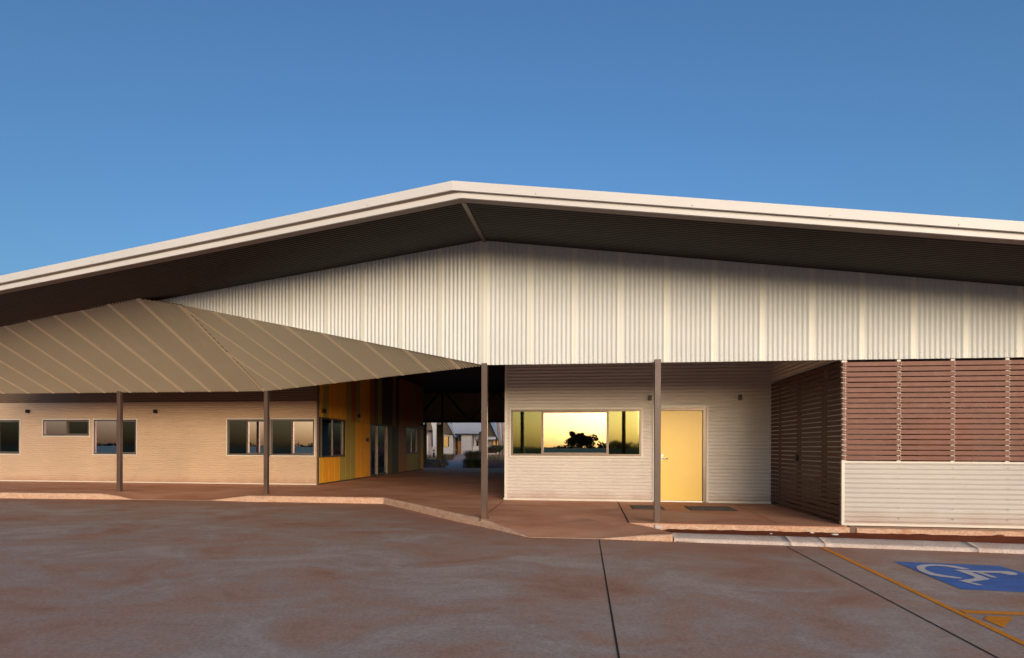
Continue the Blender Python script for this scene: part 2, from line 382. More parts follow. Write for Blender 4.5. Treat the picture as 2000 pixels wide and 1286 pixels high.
# door pad with its own front edge, dirt behind the roadside kerb
xl = padL[2].x
mb = MB(); yf = padL[2].y
mb.hexa([(xl, yf, -.16), (XS-.0, yf, -.16), (XS-.0, yf, 0), (xl, yf, 0), (padL[0].x, YD+.2, -.16), (XS-.0, YD+.2, -.16), (XS-.0, YD+.2, 0), (padL[0].x, YD+.2, 0)])
pad = structure(mb.build('door_pad', 'pavement', bevel=.012))
mb = MB(); mb.face([(xl+.01, yf-.004, -.15), (3.4, yf-.004, -.15), (3.4, yf-.004, -.012), (xl+.01, yf-.004, -.012)]); mb.face([(3.412, yf-.004, -.15), (XS+.0, yf-.004, -.15), (XS+.0, yf-.004, -.012), (3.412, yf-.004, -.012)])
mb.build('edge', 'kerb_tan', pad)
strip(atZ(1219, 1000, 0), atZ(1645, 1008, 0), .01, .004, 'joint', 'joint', pad)
strip(atZ(1520, 1024.5, 0), atZ(1436, 985.6, 0), .008, .004, 'joint', 'joint', pad)
for p, q in ((padL[0], padL[2]),): strip(p, q, .022, .005, 'joint', 'joint', pad)
mb = MB(); rows = []
for j in range(7):
    row = []
    for i in range(90):
        x = .95+i*.1; t = j/6; y = 8.28+t*1.1-(x-1)*.03
        row.append((x, y, -.135+.05*math.sin(t*2.2)+random.uniform(-.008, .008)-(0.02 if x < 1.4 else 0)))
    rows.append(row)
mb.grid(rows); structure(mb.build('dirt_strip', 'red_dirt'))
mb = MB(); mb.box(XS+.115, 11, yf+.02, 13.2, -.2, -.02); structure(mb.build('screen_plinth', 'kerb_tan', bevel=.01))
# roadside kerb of grey concrete, cast in lengths
gk = structure(bpy.data.objects.new('roadside_kerb', None)); C.objects.link(gk)
gpx = [(1316, 1058.4), (1400, 1061.6), (1545, 1066.2), (1612, 1068.6), (1760, 1073.8), (1912, 1079.2), (2000, 1082.6), (2160, 1089)]
gp = [atZ(a, b, CP) for a, b in gpx]
segs = [(0, 2), (2, 3), (3, 5), (5, 7)]
for a, b in segs:
    rows = []
    P = [gp[i] for i in range(a, b+1)]
    fine = []
    for i in range(len(P)-1):
        for t in range(8): fine.append(P[i].lerp(P[i+1], t/8))
    fine.append(P[-1]); d = (fine[-1]-fine[0]).normalized(); fine[0] = fine[0]+d*.0025; fine[-1] = fine[-1]-d*.0025
    for off, z in ((0, CP-.05), (.004, CP+.03), (.016, CP+.048), (.05, CP+.056), (.16, -.07), (.26, -.052), (.29, -.06), (.30, -.15)):
        rows.append([(p.x+off*.05, p.y+off, z+random.uniform(-.0012, .0012)) for p in fine])
    mb = MB(); mb.grid(rows); mb.face([r[0] for r in rows][::-1]); mb.face([r[-1] for r in rows]); mb.build('kerb_stone', 'kerb_grey', gk)

# car park joints and markings
def gpoly(pix, name, mat, z, parent, tri=True):
    p = [atZ(a, b, CP) for a, b in pix]
    me = bpy.data.meshes.new(name); co, ed, fa, *_ = delaunay_2d_cdt([Vector((q.x, q.y)) for q in p], [(i, (i+1) % len(p)) for i in range(len(p))], [], 1, 1e-5)
    me.from_pydata([(c.x, c.y, z) for c in co], [], [list(f) for f in fa]); me.update()
    for f in me.polygons:
        if f.normal.z < 0: f.flip()
    return link(name, me, mat, parent)
J1, J2 = atZ(1170, 1054.2, CP), atZ(1209, 1286, CP)
strip(J1, J2+(J2-J1)*4, .014, CP+.003, 'joint', 'joint', car_park)
J1, J2 = atZ(1536, 1068, CP), atZ(1949, 1286, CP)
strip(J1, J2+(J2-J1)*4, .016, CP+.003, 'joint', 'joint', car_park)
gpoly([(1601, 1069.6), (1612, 1069.9), (2000, 1254.3), (2140, 1321), (2140, 1331), (2000, 1262)], 'parking_line', 'paint_line', CP+.004, car_park)
gpoly([(1874, 1192.3), (2000, 1197.1), (2200, 1204.6), (2200, 1211), (2000, 1202.8), (1886, 1198.9)], 'parking_line', 'paint_line', CP+.0045, car_park)
gpoly([(1928.1, 1204.2), (1979.4, 1206.3), (1959.8, 1227), (1922, 1210.8)], 'parking_line', 'paint_line', CP+.004, car_park)
zc = lambda l: [(1740+a/5.688, 1060+b/5.688) for a, b in l]
sq = gpoly([(1745.3, 1097.3), (1951, 1106), (2168, 1166), (1877, 1151.4)], 'accessible_symbol', 'paint_blue', CP+.004, car_park)
sq['label'] = 'blue painted square with a white wheelchair symbol'
gpoly(zc([(885,303),(800,284),(700,265),(560,252),(420,248),(330,255),(285,272),(285,288),(310,315),(370,345),(450,370),(560,388),(680,401),(760,408),(800,402),(700,385),(600,372),(490,350),(415,325),(378,302),(380,284),(420,270),(500,265),(600,273),(700,288),(800,306)]), 'wheel', 'paint_white', CP+.008, sq)
gpoly(zc([(705,308),(850,316),(960,322),(1190,324),(1300,327),(1370,338),(1413,356),(1390,370),(1320,368),(1240,352),(1215,346),(1020,341),(1190,398),(1122,396),(945,338),(890,335),(1105,412),(1080,420),(880,446),(1025,477),(970,484),(750,430),(820,420),(912,409),(938,392),(860,362)]), 'figure', 'paint_white', CP+.008, sq)

# ================================================================== the big gable with the folded canopy
big = thing('gable_canopy', 'wide pale steel gable with folded lower canopy carried on dark posts', 'canopy', (-1.65, 9.45, 0))
big_inv = Matrix.Translation(-Vector((-1.65, 9.45, 0)))
L8 = R(8.0); lx, ly = -math.cos(L8), math.sin(L8)     # left half of the gable swings back 8 degrees
EAVE = H+1.41
AX, AY, AZ = -1.646, YG, H+3.55                       # ridge at the gable wall
def lw(s, z, d=0): return Vector((AX+lx*s - d*math.sin(L8), AY+ly*s - d*math.cos(L8), z))
def rw(u, z, d=0): return Vector((AX+u, AY-d, z))
T = lw(6.425, H+2.851)
hemL = lambda s: EAVE+(T.z-EAVE)*min(s, 7.4)/6.425
SL, SR = .0836, .125
wall_back = MB()
wall_back.face([lw(0, EAVE+.02, -.03), lw(6.9, hemL(6.9)+.02, -.03), lw(6.9, AZ-SL*6.9, -.03), lw(0, AZ, -.03)])
wall_back.face([rw(0, EAVE+.02, -.03), rw(12.5, EAVE+.02, -.03), rw(12.5, AZ-SR*12.5, -.03), rw(0, AZ, -.03)])
gw = wall_back.build('gable_wall', 'bronze', big)
corr_sheets(gw, 'gable_steel', lambda s: lw(s, hemL(s)), lambda s: lw(s, AZ-SL*s+.02), 0, 6.9, (-math.sin(L8), -math.cos(L8), 0))
corr_sheets(gw, 'gable_steel', lambda u: rw(u, EAVE), lambda u: rw(u, AZ-SR*u+.02), 0, 12.5, (0, -1, 0))
sc = MB()
def dome(mb, p, n, r=.007):
    n = Vector(n).normalized(); a = n.orthogonal().normalized(); b = n.cross(a); q = [p+a*r+b*r, p-a*r+b*r, p-a*r-b*r, p+a*r-b*r]; tip = [p+n*r*.9+(x-p)*.55 for x in q]
    mb.face(tip)
    for i in range(4): mb.face([q[i], q[(i+1) % 4], tip[(i+1) % 4], tip[i]])
u = 0
while u < 12: dome(sc, rw(u, EAVE+.10, .009), (0, -1, 0)); dome(sc, rw(u, AZ-SR*u-.09, .009), (0, -1, 0)); u += 2*PITCH
u = 0
while u < 6.3: dome(sc, lw(u, hemL(u)+.10, .009), (-.139, -.99, 0)); dome(sc, lw(u, AZ-SL*u-.09, .009), (-.139, -.99, 0)); u += 2*PITCH
sc.build('screws', 'screw', gw, kind='stuff')

# folded canopy: face one slopes in and down to the level eave over the posts, face two is the triangle to the gable wall
E2 = Vector((atY(518.5, 765.5, YP).x, YP-.02, EAVE)); E3 = lw(0, EAVE)+Vector((.10, 0, 0))
slope = (T.z-EAVE)/(E2.y-T.y)
n1 = Vector((0, -slope, -1)).normalized()
fc = MB(); fc.face([E2+Vector((0,.03,.05)), Vector((-18, YP+.01, EAVE+.05)), Vector((-18, T.y+.03, T.z+.05)), T+Vector((0,.03,.05))]); fc.face([E2+Vector((.02,.03,.05)), T+Vector((.02,.03,.05)), E3+Vector((0,.05,.05))])
fold = fc.build('folded_canopy', 'bronze', big)
def f1top(x):
    Y = 9.7                                           # carried up beyond the soffit line, which hides its end
    if x > T.x-.1: pass
    return Vector((x, Y, EAVE+slope*(E2.y-Y)))
# right end follows the hip from E2 up to T
def f1bot(u):
    x = -18+u
    return Vector((x, E2.y, EAVE))
hipx = lambda y: E2.x+(T.x-E2.x)*(E2.y-y)/(E2.y-T.y)
def f1pb(u):
    x = -18+u
    if x > E2.x: t = (x-E2.x)/(T.x-E2.x); return E2.lerp(T, min(t, 1))
    return Vector((x, E2.y, EAVE))
def soff_left(x, y):                                  # height of the soffit over the left half
    t = (x-AX)*lx+(y-AY)*ly; return AZ-.0812*t
def f1pt(u):
    x = -18+u; lo, hi = 9.3, 13.4                     # where the face meets the soffit
    for _ in range(40):
        y = (lo+hi)/2
        if EAVE+slope*(E2.y-y) > soff_left(x, y): lo = y
        else: hi = y
    y = lo-.03
    if x > -8.75: y = 10.15+(T.y-10.15)*(x+8.75)/(T.x+8.75)
    return Vector((x, y, EAVE+slope*(E2.y-y)))
corr_sheets(fold, 'canopy_steel', f1pb, f1pt, 0, T.x+18, n1)
ee = (E3-E2); Le = ee.length; ee.normalize()
tv = T-E2; uT = tv.dot(ee); wv = tv-ee*uT; vT = wv.length; wv.normalize()
n2 = ee.cross(wv).normalized(); n2 = -n2 if n2.z > 0 else n2
def f2pt(u): v = vT*u/uT if u < uT else vT*(Le-u)/(Le-uT); return E2+ee*u+wv*max(v, 0)
corr_sheets(fold, 'canopy_steel', lambda u: E2+ee*u, f2pt, 0.0, Le, n2)
hp = MB(); hp.tube([E2+n1*-.02, T+n1*-.02], .03, 6); hp.build('hip_flashing', 'bronze', fold)
sc = MB()
for row in (.10, 1.62, 3.05):
    x = -15.5
    while x < E2.x-.1+row*.08:
        top = f1pt(x+18)
        y = E2.y-row if row < 3 else top.y+.12
        if y > top.y+.05: dome(sc, Vector((x, y, EAVE+slope*(E2.y-y)))+n1*.009, n1, .008)
        x += 2*PITCH
u = .2
while u < Le-.3: dome(sc, E2+ee*u+wv*.08+n2*.009, n2, .008); u += 2*PITCH
sc.build('screws', 'screw', fold, kind='stuff')

# roof edge: two bands of fascia, brown return, corrugated soffit
FX, FY = -1.737, 7.45
def edge(band):            # apex point, z-range
    return band
A_out = Vector((-1.737, 7.45, 0)); A_in = Vector((-1.622, 7.50, 0))
zo0, zo1 = H+3.527, H+3.654; zi0, zi1 = H+3.435, H+3.520
RL, RRR = 16.0, 13.0
SLf, SRf = .0775, .124
def ep(A, z, s): # s<0 left, s>0 right
    if s >= 0: return Vector((A.x+s, A.y, z-SRf*s))
    return Vector((A.x+lx*(-s), A.y+ly*(-s), z+SLf*s))
def band(name, A, z0, z1, th, mat, parent):
    for s in (-RL, RRR):
        mb = MB(); b = Vector((0, th, 0))
        p = [ep(A, z0, 0), ep(A, z0, s), ep(A, z1, s), ep(A, z1, 0)]
        mb.hexa(p+[q+b for q in p]); mb.build(name, mat, parent)
band('fascia', A_out, zo0, zo1, .03, 'fascia', big)
band('fascia', A_in, zi0, zi1, .03, 'fascia', big)
for s in (-RL, RRR):       # the lip between the bands and the return under them
    mb = MB(); a = [ep(A_out+Vector((0,.03,0)), zo0+.004, 0), ep(A_out+Vector((0,.03,0)), zo0+.004, s)]; b = [ep(A_in, zi1-.004, s), ep(A_in, zi1-.004, 0)]
    mb.hexa(a+b+[q+Vector((0,0,.012)) for q in a+b]); mb.build('drip_lip', 'fascia_under', big)
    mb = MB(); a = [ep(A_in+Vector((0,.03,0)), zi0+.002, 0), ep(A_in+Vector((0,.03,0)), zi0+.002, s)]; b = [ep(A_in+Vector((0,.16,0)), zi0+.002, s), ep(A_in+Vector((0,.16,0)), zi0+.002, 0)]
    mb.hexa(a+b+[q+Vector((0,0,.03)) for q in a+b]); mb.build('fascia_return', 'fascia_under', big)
# seams and bolt heads on the fascia
sb = MB()
for s in (3.2, 6.4, -3.2, -6.4, 1.15, -1.3, 4.9):
    dome(sb, ep(A_out, zo0+.03, s)+Vector((0, -.001, 0)), (0, -1, 0), .009)
sb.build('screws', 'screw', big, kind='stuff')
# soffit: ribs run along the slope
def soffit(s_end, side):
    n = 24*8; rows = []
    for k in range(n+1):
        t = k/n; d = .16+t*1.79; h = .008*math.cos(2*math.pi*d/PITCH)
        y0 = A_in.y+d
        z_r = (zi0+.012)*(1-t)+(AZ+.012)*t-h
        xr = A_in.x+(AX-A_in.x)*t
        if side > 0: rows.append([(xr, y0, z_r), (xr+s_end, y0, z_r-SR*s_end)])
        else: rows.append([(xr, y0, z_r), (xr+lx*s_end, y0+ly*s_end, z_r-(SLf*(1-t)+SL*t)*s_end)])
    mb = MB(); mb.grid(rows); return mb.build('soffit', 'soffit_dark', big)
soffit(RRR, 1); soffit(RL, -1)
mb = MB(); a0 = Vector((A_in.x, A_in.y+.16, zi0-.004)); a1 = Vector((AX+.02, AY-.02, AZ-.02))
w = Vector((.035, 0, -.004)); mb.hexa([a0-w, a1-w, a1+w, a0+w]+[q+Vector((0,0,.03)) for q in (a0-w, a1-w, a1+w, a0+w)]); mb.build('ridge_strip', 'alu_frame', big)
# roof sheets above and closing panels behind the gable
def slab(p, th, name, mat):
    mb = MB(); p = [Vector(q) for q in p]; mb.hexa(p+[q+Vector((0,0,th)) for q in p]); return mb.build(name, mat, big)
zb = zo1-.03
slab([ep(A_out+Vector((0,.03,0)), zb, 0), ep(A_out+Vector((0,.03,0)), zb, RRR), (A_out.x+RRR, 18, zb-SRf*RRR+.02), (A_out.x, 18, zb+.03)], .03, 'roof_sheet', 'roof_pale')
slab([ep(A_out+Vector((0,.03,0)), zb, 0), ep(A_out+Vector((0,.03,0)), zb, -RL), (A_out.x+lx*RL, 18, zb-SLf*RL+.02), (A_out.x, 18, zb+.03)], .03, 'roof_sheet', 'roof_pale')
# posts
def post(px0, px1, py, zt, zb=0, back=0):
    Y = atZ(px0, py, zb).y; a = atY(px0, py, Y).x
    b = a+.10
    mb = MB(); mb.box(a, b, Y, Y+.10, zb-.05, zt); o = mb.build('post', 'bronze', big, bevel=.004)
    m2 = MB(); m2.box(a-.03, b+.03, Y-.03, Y+.13, zb-.04, zb+.008); m2.build('base_plate', 'bronze', o)
    return o
post(227.2, 239, 960.4, EAVE+.06); post(514.4, 525, 964.5, EAVE+.06)
post(939.2, 951.7, 1013.2, EAVE+.03, -.012)
post(1277.9, 1289.4, 1020.6, EAVE+.03)
mb = MB(); pf = atZ(1284, 1021, 0); mb.box(pf.x-.06, pf.x+.055, yf-.03, yf+.02, -.15, -.02); f_ = mb.build('post_footing', 'kerb_grey', big, bevel=.01)

# ================================================================== office wing (left)
wing = thing('office_wing', 'long beige corrugated office wing with bronze windows and coloured entry wall', 'building', (-8.14, 16.6, 0))
WF = Frame((0, YW, 0), (1,0,0), (0,-1,0))
def wx(px): return atY(px, 850, YW).x
def wz(px, py): return atY(px, py, YW).z
zt_ = (wz(530, 819.5)+wz(150, 820.3))/2; zb_ = (wz(530, 889.3)+wz(230, 887.8))/2
wins = [(-46, 39.5, zb_, zt_, [(0,.5,'glass_pink_sky'), (.5,1,'glass_screen')], None),
        (85, 175, wz(130, 851.5), zt_, [(0,.52,'glass_pink_sky'), (.52,1,'glass_screen')], 'short high window with two sliding panes'),
        (184, 267, zb_, zt_, [(0,.55,'glass_pink_sky'), (.55,1,'glass_screen')], None),
        (444.5, 526.5, zb_, zt_, [(0,.48,'glass_screen'), (.48,1,'glass_clear')], None),
        (529, 614.3, zb_, zt_, [(0,.5,'glass_screen'), (.5,1,'glass_clear')], None)]
holes = [(wx(a), wx(b), z0, z1) for a, b, z0, z1, *_ in wins]
hclad(wing, 'cladding', 'wall_steel_warm', WF, -24, XC-.03, .03, 2.645, holes, amp=.0062)
hclad(wing, 'upper_cladding', 'wall_steel_shaded', WF, -24, XC-.03, 2.645, 4.1)
for (a, b, z0, z1, pn, lab), h in zip(wins, holes): window(wing, WF, *h, pn, lab)
mb = MB(); WF.box(mb, XC-.06, XC+.004, .0, 4.1, -.03, .025); mb.build('corner_trim', 'bronze', wing)
mb = MB(); WF.box(mb, -24, XC-.06, .0, .035, -.02, .014); mb.build('base_trim', 'trim_pale', wing)
for px in (57, 306): p = atY(px, 804, YW); wall_light(wing, WF, p.x, p.z, .10, .11)
# interior shell so the rooms behind the glass are dark but real
mb = MB(); mb.box(-24, XC-.1, 21.0, 21.1, -.1, 3.0); mb.build('back_wall', 'interior', wing)
mb = MB(); mb.box(-24, XC-.1, YW+.08, 21.0, -.1, .02); mb.build('floor', 'interior_floor', wing)
mb = MB(); mb.box(-24.1, XC-.14, YW+.12, 27.8, 2.85, 3.0); mb.build('roof_slab', 'roof_pale', wing)
mb = MB(); mb.box(-24.1, -24, YW-.02, 27.8, -.1, 2.85); mb.build('end_wall', 'interior', wing)
mb = MB(); mb.box(-13.6, -13.5, YW+.12, 21, .02, 2.85); mb.build('partition', 'interior', wing)
# upper wall closing the space above the eave lining
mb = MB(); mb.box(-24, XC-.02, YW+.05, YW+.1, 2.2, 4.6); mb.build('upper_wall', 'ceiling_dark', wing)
# coloured entry wall, plane x = XC facing right
CF = Frame((XC, 0, 0), (0,1,0), (1,0,0))
zp = lambda x: 600+x/4.945
zq = lambda y: 700+y/4.945
def cy(zx): return atX(zp(zx), 870, XC).y
def cz(zx, zy): return atX(zp(zx), zq(zy), XC).z
ZJ = (cz(345, 605)+cz(1120, 690))/2; ZC = H+3.14
doorY = (cy(607), cy(775)); doorZ = cz(609, 627)
w1 = (cy(133), cy(347), cz(133, 958), cz(133, 570)); w2 = (cy(952), cy(1057), cz(952, 925), cz(952, 667))
mb = MB(); 
ce = [(YW+.03, w1[0], 0, ZC), (w1[1], doorY[0], 0, ZC), (doorY[1], w2[0], 0, ZC), (w2[1], cy(1121), 0, ZC), (w1[0], w1[1], 0, w1[2]), (w1[0], w1[1], w1[3], ZC), (w2[0], w2[1], 0, w2[2]), (w2[0], w2[1], w2[3], ZC), (doorY[0], doorY[1], doorZ, ZC)]
for a, b, z0, z1 in ce: CF.box(mb, a, b, z0, z1, -.12, -.004)
cw = mb.build('entry_wall', 'slate', wing); cw['label'] = 'entry wall of upright orange, olive and brown panels'
def panels(bounds, mats, z0, z1, holes):
    for a, b, m in zip(bounds, bounds[1:], mats):
        if m is None: continue
        ya, yb = cy(a)+.004, cy(b)-.004
        spans = [(z0, z1)]
        for h in holes:
            if yb > h[0]+.01 and ya < h[1]-.01:
                if ya < h[0]-.12 or yb > h[1]+.12: pass
                ns = []
                for s0, s1 in spans:
                    if h[2] > s0: ns.append((s0, min(s1, h[2]-.004)))
                    if h[3] < s1: ns.append((max(s0, h[3]+.004), s1))
                spans = [s for s in ns if s[1]-s[0] > .03]
        for s0, s1 in spans:
            mb = MB(); CF.box(mb, ya, yb, s0, s1, -.002, .010); mb.build('panel', m, cw, bevel=.003)
dh = (doorY[0], doorY[1], -1, doorZ)
lowb = [117, 148, 207, 262, 313, 368, 418, 465, 512, 558, 605, 777, 817, 848, 880, 915, 945, 965, 1000, 1030, 1058, 1072, 1095, 1120]
lowm = ['amber', 'orange', 'orange', 'orange', 'olive', 'olive', 'olive', 'orange', 'orange', 'orange', None, 'olive_dark', 'slate', 'slate', 'brown', 'brown', 'brown', 'olive', 'olive', 'olive', 'olive', 'brown', 'amber']
panels(lowb, lowm, .05, ZJ-.004, [w1, w2, dh])
upb = [117, 150, 207, 265, 318, 373, 422, 470, 510, 555, 600, 643, 680, 718, 752, 788, 822, 855, 885, 920, 960, 1000, 1040, 1080, 1120]
upm = ['amber', 'olive', 'orange', 'orange', 'orange', 'olive', 'rust', 'olive', 'orange', 'orange', 'rust', 'olive_dark', 'olive', 'slate', 'slate', 'slate', 'brown', 'slate', 'brown', 'rust', 'rust', 'brown', 'rust', 'brown']
panels(upb, upm, ZJ+.004, ZC-.02, [w1, w2, dh])
def side_window(h, panes): return window(wing, CF, h[0], h[1], h[2], h[3], panes, trim=False)
side_window(w1, [(0,.5,'glass_door'), (.5,1,'glass_screen')]); side_window(w2, [(0,.5,'glass_door'), (.5,1,'glass_screen')])
for zx, zy, w_, h_ in ((145, 510, .16, .13), (485, 557, .13, .12), (567, 787, .11, .14), (1100, 645, .16, .10)):  # the box just before the glazed door is the keypad, built in the lamp shape
    p = atX(zp(zx), zq(zy), XC); wall_light(wing, CF, p.y, p.z, w_, h_)
mb = MB(); mb.box(XC-5, XC-.125, cy(1121)-.12, cy(1121), 0, ZC); mb.build('rear_wall', 'wall_steel_warm', wing)
# glazed door
mb = MB(); a, b = doorY; fw = .07; m_ = a+(b-a)*.42
CF.box(mb, a, a+fw, .02, doorZ, -.1, .03); CF.box(mb, b-fw, b, .02, doorZ, -.1, .03); CF.box(mb, a+fw, b-fw, doorZ-fw, doorZ, -.1, .03); CF.box(mb, m_-.05, m_+.05, .02, doorZ-fw, -.09, .02); CF.box(mb, a+fw, m_-.05, .02, .1, -.08, .0); CF.box(mb, m_+.05, b-fw, .02, .12, -.08, .0)
gd = mb.build('glass_door', 'alu_frame', wing)
for s0, s1 in ((a+fw, m_-.05), (m_+.05, b-fw)):
    p = MB(); p.face([CF.P(s0, .1, -.04), CF.P(s1, .1, -.04), CF.P(s1, doorZ-fw, -.04), CF.P(s0, doorZ-fw, -.04)]); p.build('pane', 'glass_door', gd)
mb = MB(); hy = m_+.16; mb.tube([CF.P(hy, .85, -.03), CF.P(hy, .85, .07), CF.P(hy, 1.45, .07), CF.P(hy, 1.45, -.03)], .016, 8); mb.build('handle', 'chrome', gd)
# ceiling over the breezeway, closing panel
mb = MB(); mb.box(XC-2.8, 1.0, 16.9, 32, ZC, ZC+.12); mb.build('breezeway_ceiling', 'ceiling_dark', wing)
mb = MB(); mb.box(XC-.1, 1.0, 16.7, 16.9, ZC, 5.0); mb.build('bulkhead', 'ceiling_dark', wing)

# ================================================================== service block (right)
XB = atY(986.6, 900, YD).x
blk = thing('service_block', 'pale corrugated block with wide window and yellow door behind the posts', 'building', (XB, YD, 0))
BF = Frame((0, YD, 0), (1,0,0), (0,-1,0))
bx_ = lambda px: atY(px, 850, YD).x
bz_ = lambda px, py: atY(px, py, YD).z
wh = (bx_(998.2), bx_(1252.6), (bz_(1000, 890.6)+bz_(1250, 891))/2, (bz_(1000, 800.5)+bz_(1250, 799.6))/2)
dl, dr, dt = bx_(1278.5), bx_(1379.5), bz_(1340, 796.6)
hclad(blk, 'cladding', 'wall_steel', BF, XB+.04, XS+6.5, .04, 4.4, [wh, (dl, dr, -1, dt)])
f = lambda px: (bx_(px)-wh[0])/(wh[1]-wh[0])
window(blk, BF, *wh, [(0, f(1059.5), 'glass_tint'), (f(1059.5), f(1186.7), 'glass_mirror'), (f(1186.7), 1, 'glass_tint')], 'wide three-pane window mirroring the sunset')
mb = MB(); BF.box(mb, XB-.01, XB+.05, 0, 4.4, -.05, .03); mb.build('corner_trim', 'trim_pale', blk)
mb = MB(); BF.box(mb, XB-.03, dl-.05, .0, .045, -.02, .022); BF.box(mb, dr+.05, XS, .0, .045, -.02, .022); mb.build('base_trim', 'trim_pale', blk)
mb = MB(); q = .045
BF.box(mb, dl-q, dl, .01, dt+q, -.03, .03); BF.box(mb, dr, dr+q, .01, dt+q, -.03, .03); BF.box(mb, dl, dr, dt, dt+q, -.03, .03); mb.build('door_trim', 'trim_pale', blk)
d0, d1, dz = bx_(1282.3), bx_(1373), bz_(1340, 802.2)
mb = MB(); BF.box(mb, dl, d0, .01, dt, -.09, .015); BF.box(mb, d1, dr, .01, dt, -.09, .015); BF.box(mb, d0, d1, dz, dt, -.09, .015); mb.build('door_frame', 'alu_frame', blk)
mb = MB(); BF.box(mb, d0+.003, d1-.003, .035, dz-.003, -.07, -.03); dr_ = mb.build('door', 'door_yellow', blk, bevel=.002); dr_['label'] = 'plain bright yellow door leaf'
mb = MB(); BF.box(mb, d0, d1, .005, .032, -.09, -.01); mb.build('threshold', 'chrome', blk)
hx, hz = bx_(1293.8), bz_(1294, 895.9)
mb = MB(); mb.tube([BF.P(hx, hz, -.03), BF.P(hx, hz, -.018)], .028, 16); mb.tube([BF.P(hx, hz, -.02), BF.P(hx, hz, .02), BF.P(hx+.02, hz, .03), BF.P(hx+.12, hz, .03)], .010, 8); mb.build('handle', 'chrome', dr_)
mb = MB(); lz = bz_(1294, 890); mb.tube([BF.P(hx, lz, -.03), BF.P(hx, lz, -.015)], .024, 16); mb.build('lock', 'chrome', dr_)
for px, py in ((1269.3, 778), (1444.5, 776.9)): p = atY(px, py, YD); wall_light(blk, BF, p.x, p.z, .065, .115)
SF = Frame((XB, 0, 0), (0,1,0), (-1,0,0)); hclad(blk, 'cladding', 'wall_steel', SF, YD, 31, .03, 4.4)
mb = MB(); mb.box(XB+.1, XS+6.5, YD+4.2, YD+4.3, -.1, 4.4); mb.build('back_wall', 'interior', blk)
mb = MB(); mb.box(XB+.1, XS+6.5, YD+.1, YD+4.2, -.1, .01); mb.build('floor', 'interior_floor', blk)
mb = MB(); mb.box(XB+.02, XS+6.5, YD+.1, 31, 4.4, 4.5); mb.build('roof_slab', 'roof_pale', blk)
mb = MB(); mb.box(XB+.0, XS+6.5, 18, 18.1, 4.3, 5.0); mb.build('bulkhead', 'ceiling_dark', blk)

# ================================================================== slatted enclosure
enc = thing('slatted_enclosure', 'red-brown slatted enclosure with gate above pale corrugated base panel', 'screen', (XS, 9.4, 0))
YFs = YG-.02; zpan = atY(1660, 901, YFs).z; ztop = EAVE-.035
SFr = Frame((0, YFs, 0), (1,0,0), (0,-1,0))
nfs = 19; pz = (ztop-zpan-.012)/nfs
postpx = [1648.5, 1756.5, 1862, 1969]; postx = [atY(p, 800, YFs).x for p in postpx]+[9.2]
meshes = {}
def slat(fr, u0, u1, z, mat, parent, key):
    if key not in meshes:
        mb = MB(); fr.box(mb, u0, u1, -.0345, .0345, -.012, .012); o = mb.build('slat', mat, parent, bevel=.003); meshes[key] = o.data
    else: o = link('slat', meshes[key], None, parent)
    o.location.z = z+random.uniform(-.0012, .0012)
    return o
ends = 10.5
sc = MB()
for i in range(nfs):
    z = zpan+.012+pz*(i+.5)
    if i % 2: slat(SFr, XS-.0, ends, z, 'slat', enc, 'fa')
    else: slat(SFr, XS-.0, postx[1]-.002, z, 'slat', enc, 'fb'); slat(SFr, postx[1]+.002, ends, z, 'slat', enc, 'fc')
    for k, x in enumerate(postx):
        offs = (-.016, .016) if (k == 1 and i % 2 == 0) else (.012,)
        for o_ in offs:
            for dz in (-.018, .018): dome(sc, SFr.P(x+o_, z+dz, .012), (0, -1, 0), .0075)
sc.build('screws', 'screw_bright', enc, kind='stuff')
for k, x in enumerate(postx):
    mb = MB(); wd = .05 if k == 0 else .028
    SFr.box(mb, x-wd+ (0.02 if k == 0 else 0), x+wd, .0 if k else -.14, EAVE-.01, -.075, -.014); mb.build('screen_post', 'trim_pale' if k else 'trim_pale', enc)
mb = MB(); mb.box(XS+.01, XS+.105, yf+.03, yf+.12, -.16, .012); mb.build('stub_post', 'bronze', enc, bevel=.003)
hclad(enc, 'base_panel', 'panel_steel', Frame((0, YFs-.0, 0), (1,0,0), (0,-1,0)), XS+.03, ends, .03, zpan-.025)
mb = MB(); SFr.box(mb, XS-.01, XS+.035, .02, zpan, -.02, .02); SFr.box(mb, XS+.035, ends, zpan-.028, zpan, -.02, .02); SFr.box(mb, XS-.01, ends, -.005, .03, -.02, .022); mb.build('panel_trim', 'trim_pale', enc)
sc = MB()
for x in postx:
    for k in range(6): dome(sc, SFr.P(x, .12+k*.16, .009), (0, -1, 0), .009)
sc.build('screws', 'screw', enc, kind='stuff')
# side return with the gate leaves
GF = Frame((XS, 0, 0), (0,1,0), (-1,0,0))
gy = lambda px: atX(px, 870, XS).y
sy = [YFs+.012, gy(1606), gy(1557.5), gy(1519), YD-.03]
ns_ = 30; z0s = .05; pzs = (EAVE-.02-z0s)/ns_
for i in range(ns_):
    z = z0s+pzs*(i+.5)
    for k in range(4): slat(GF, sy[k]+.004, sy[k+1]-.004, z, 'slat_shaded', enc, 'g%d' % k)
for y in (sy[0]+.05, sy[1]+.04, sy[1]-.05, sy[2]+.04, sy[2]-.04, sy[3]-.04):
    mb = MB(); GF.box(mb, y-.02, y+.02, .06, EAVE-.02, -.05, -.014); mb.build('gate_stile', 'bronze', enc)
p = atX(1558, 894.5, XS); mb = MB(); mb.tube([GF.P(p.y, p.z, .01), GF.P(p.y, p.z, .035)], .062, 18); hl = mb.build('gate_latch', 'black', enc); mb = MB(); mb.tube([GF.P(p.y, p.z, .034), GF.P(p.y, p.z, .055)], .03, 14); mb.build('knob', 'bronze', hl)
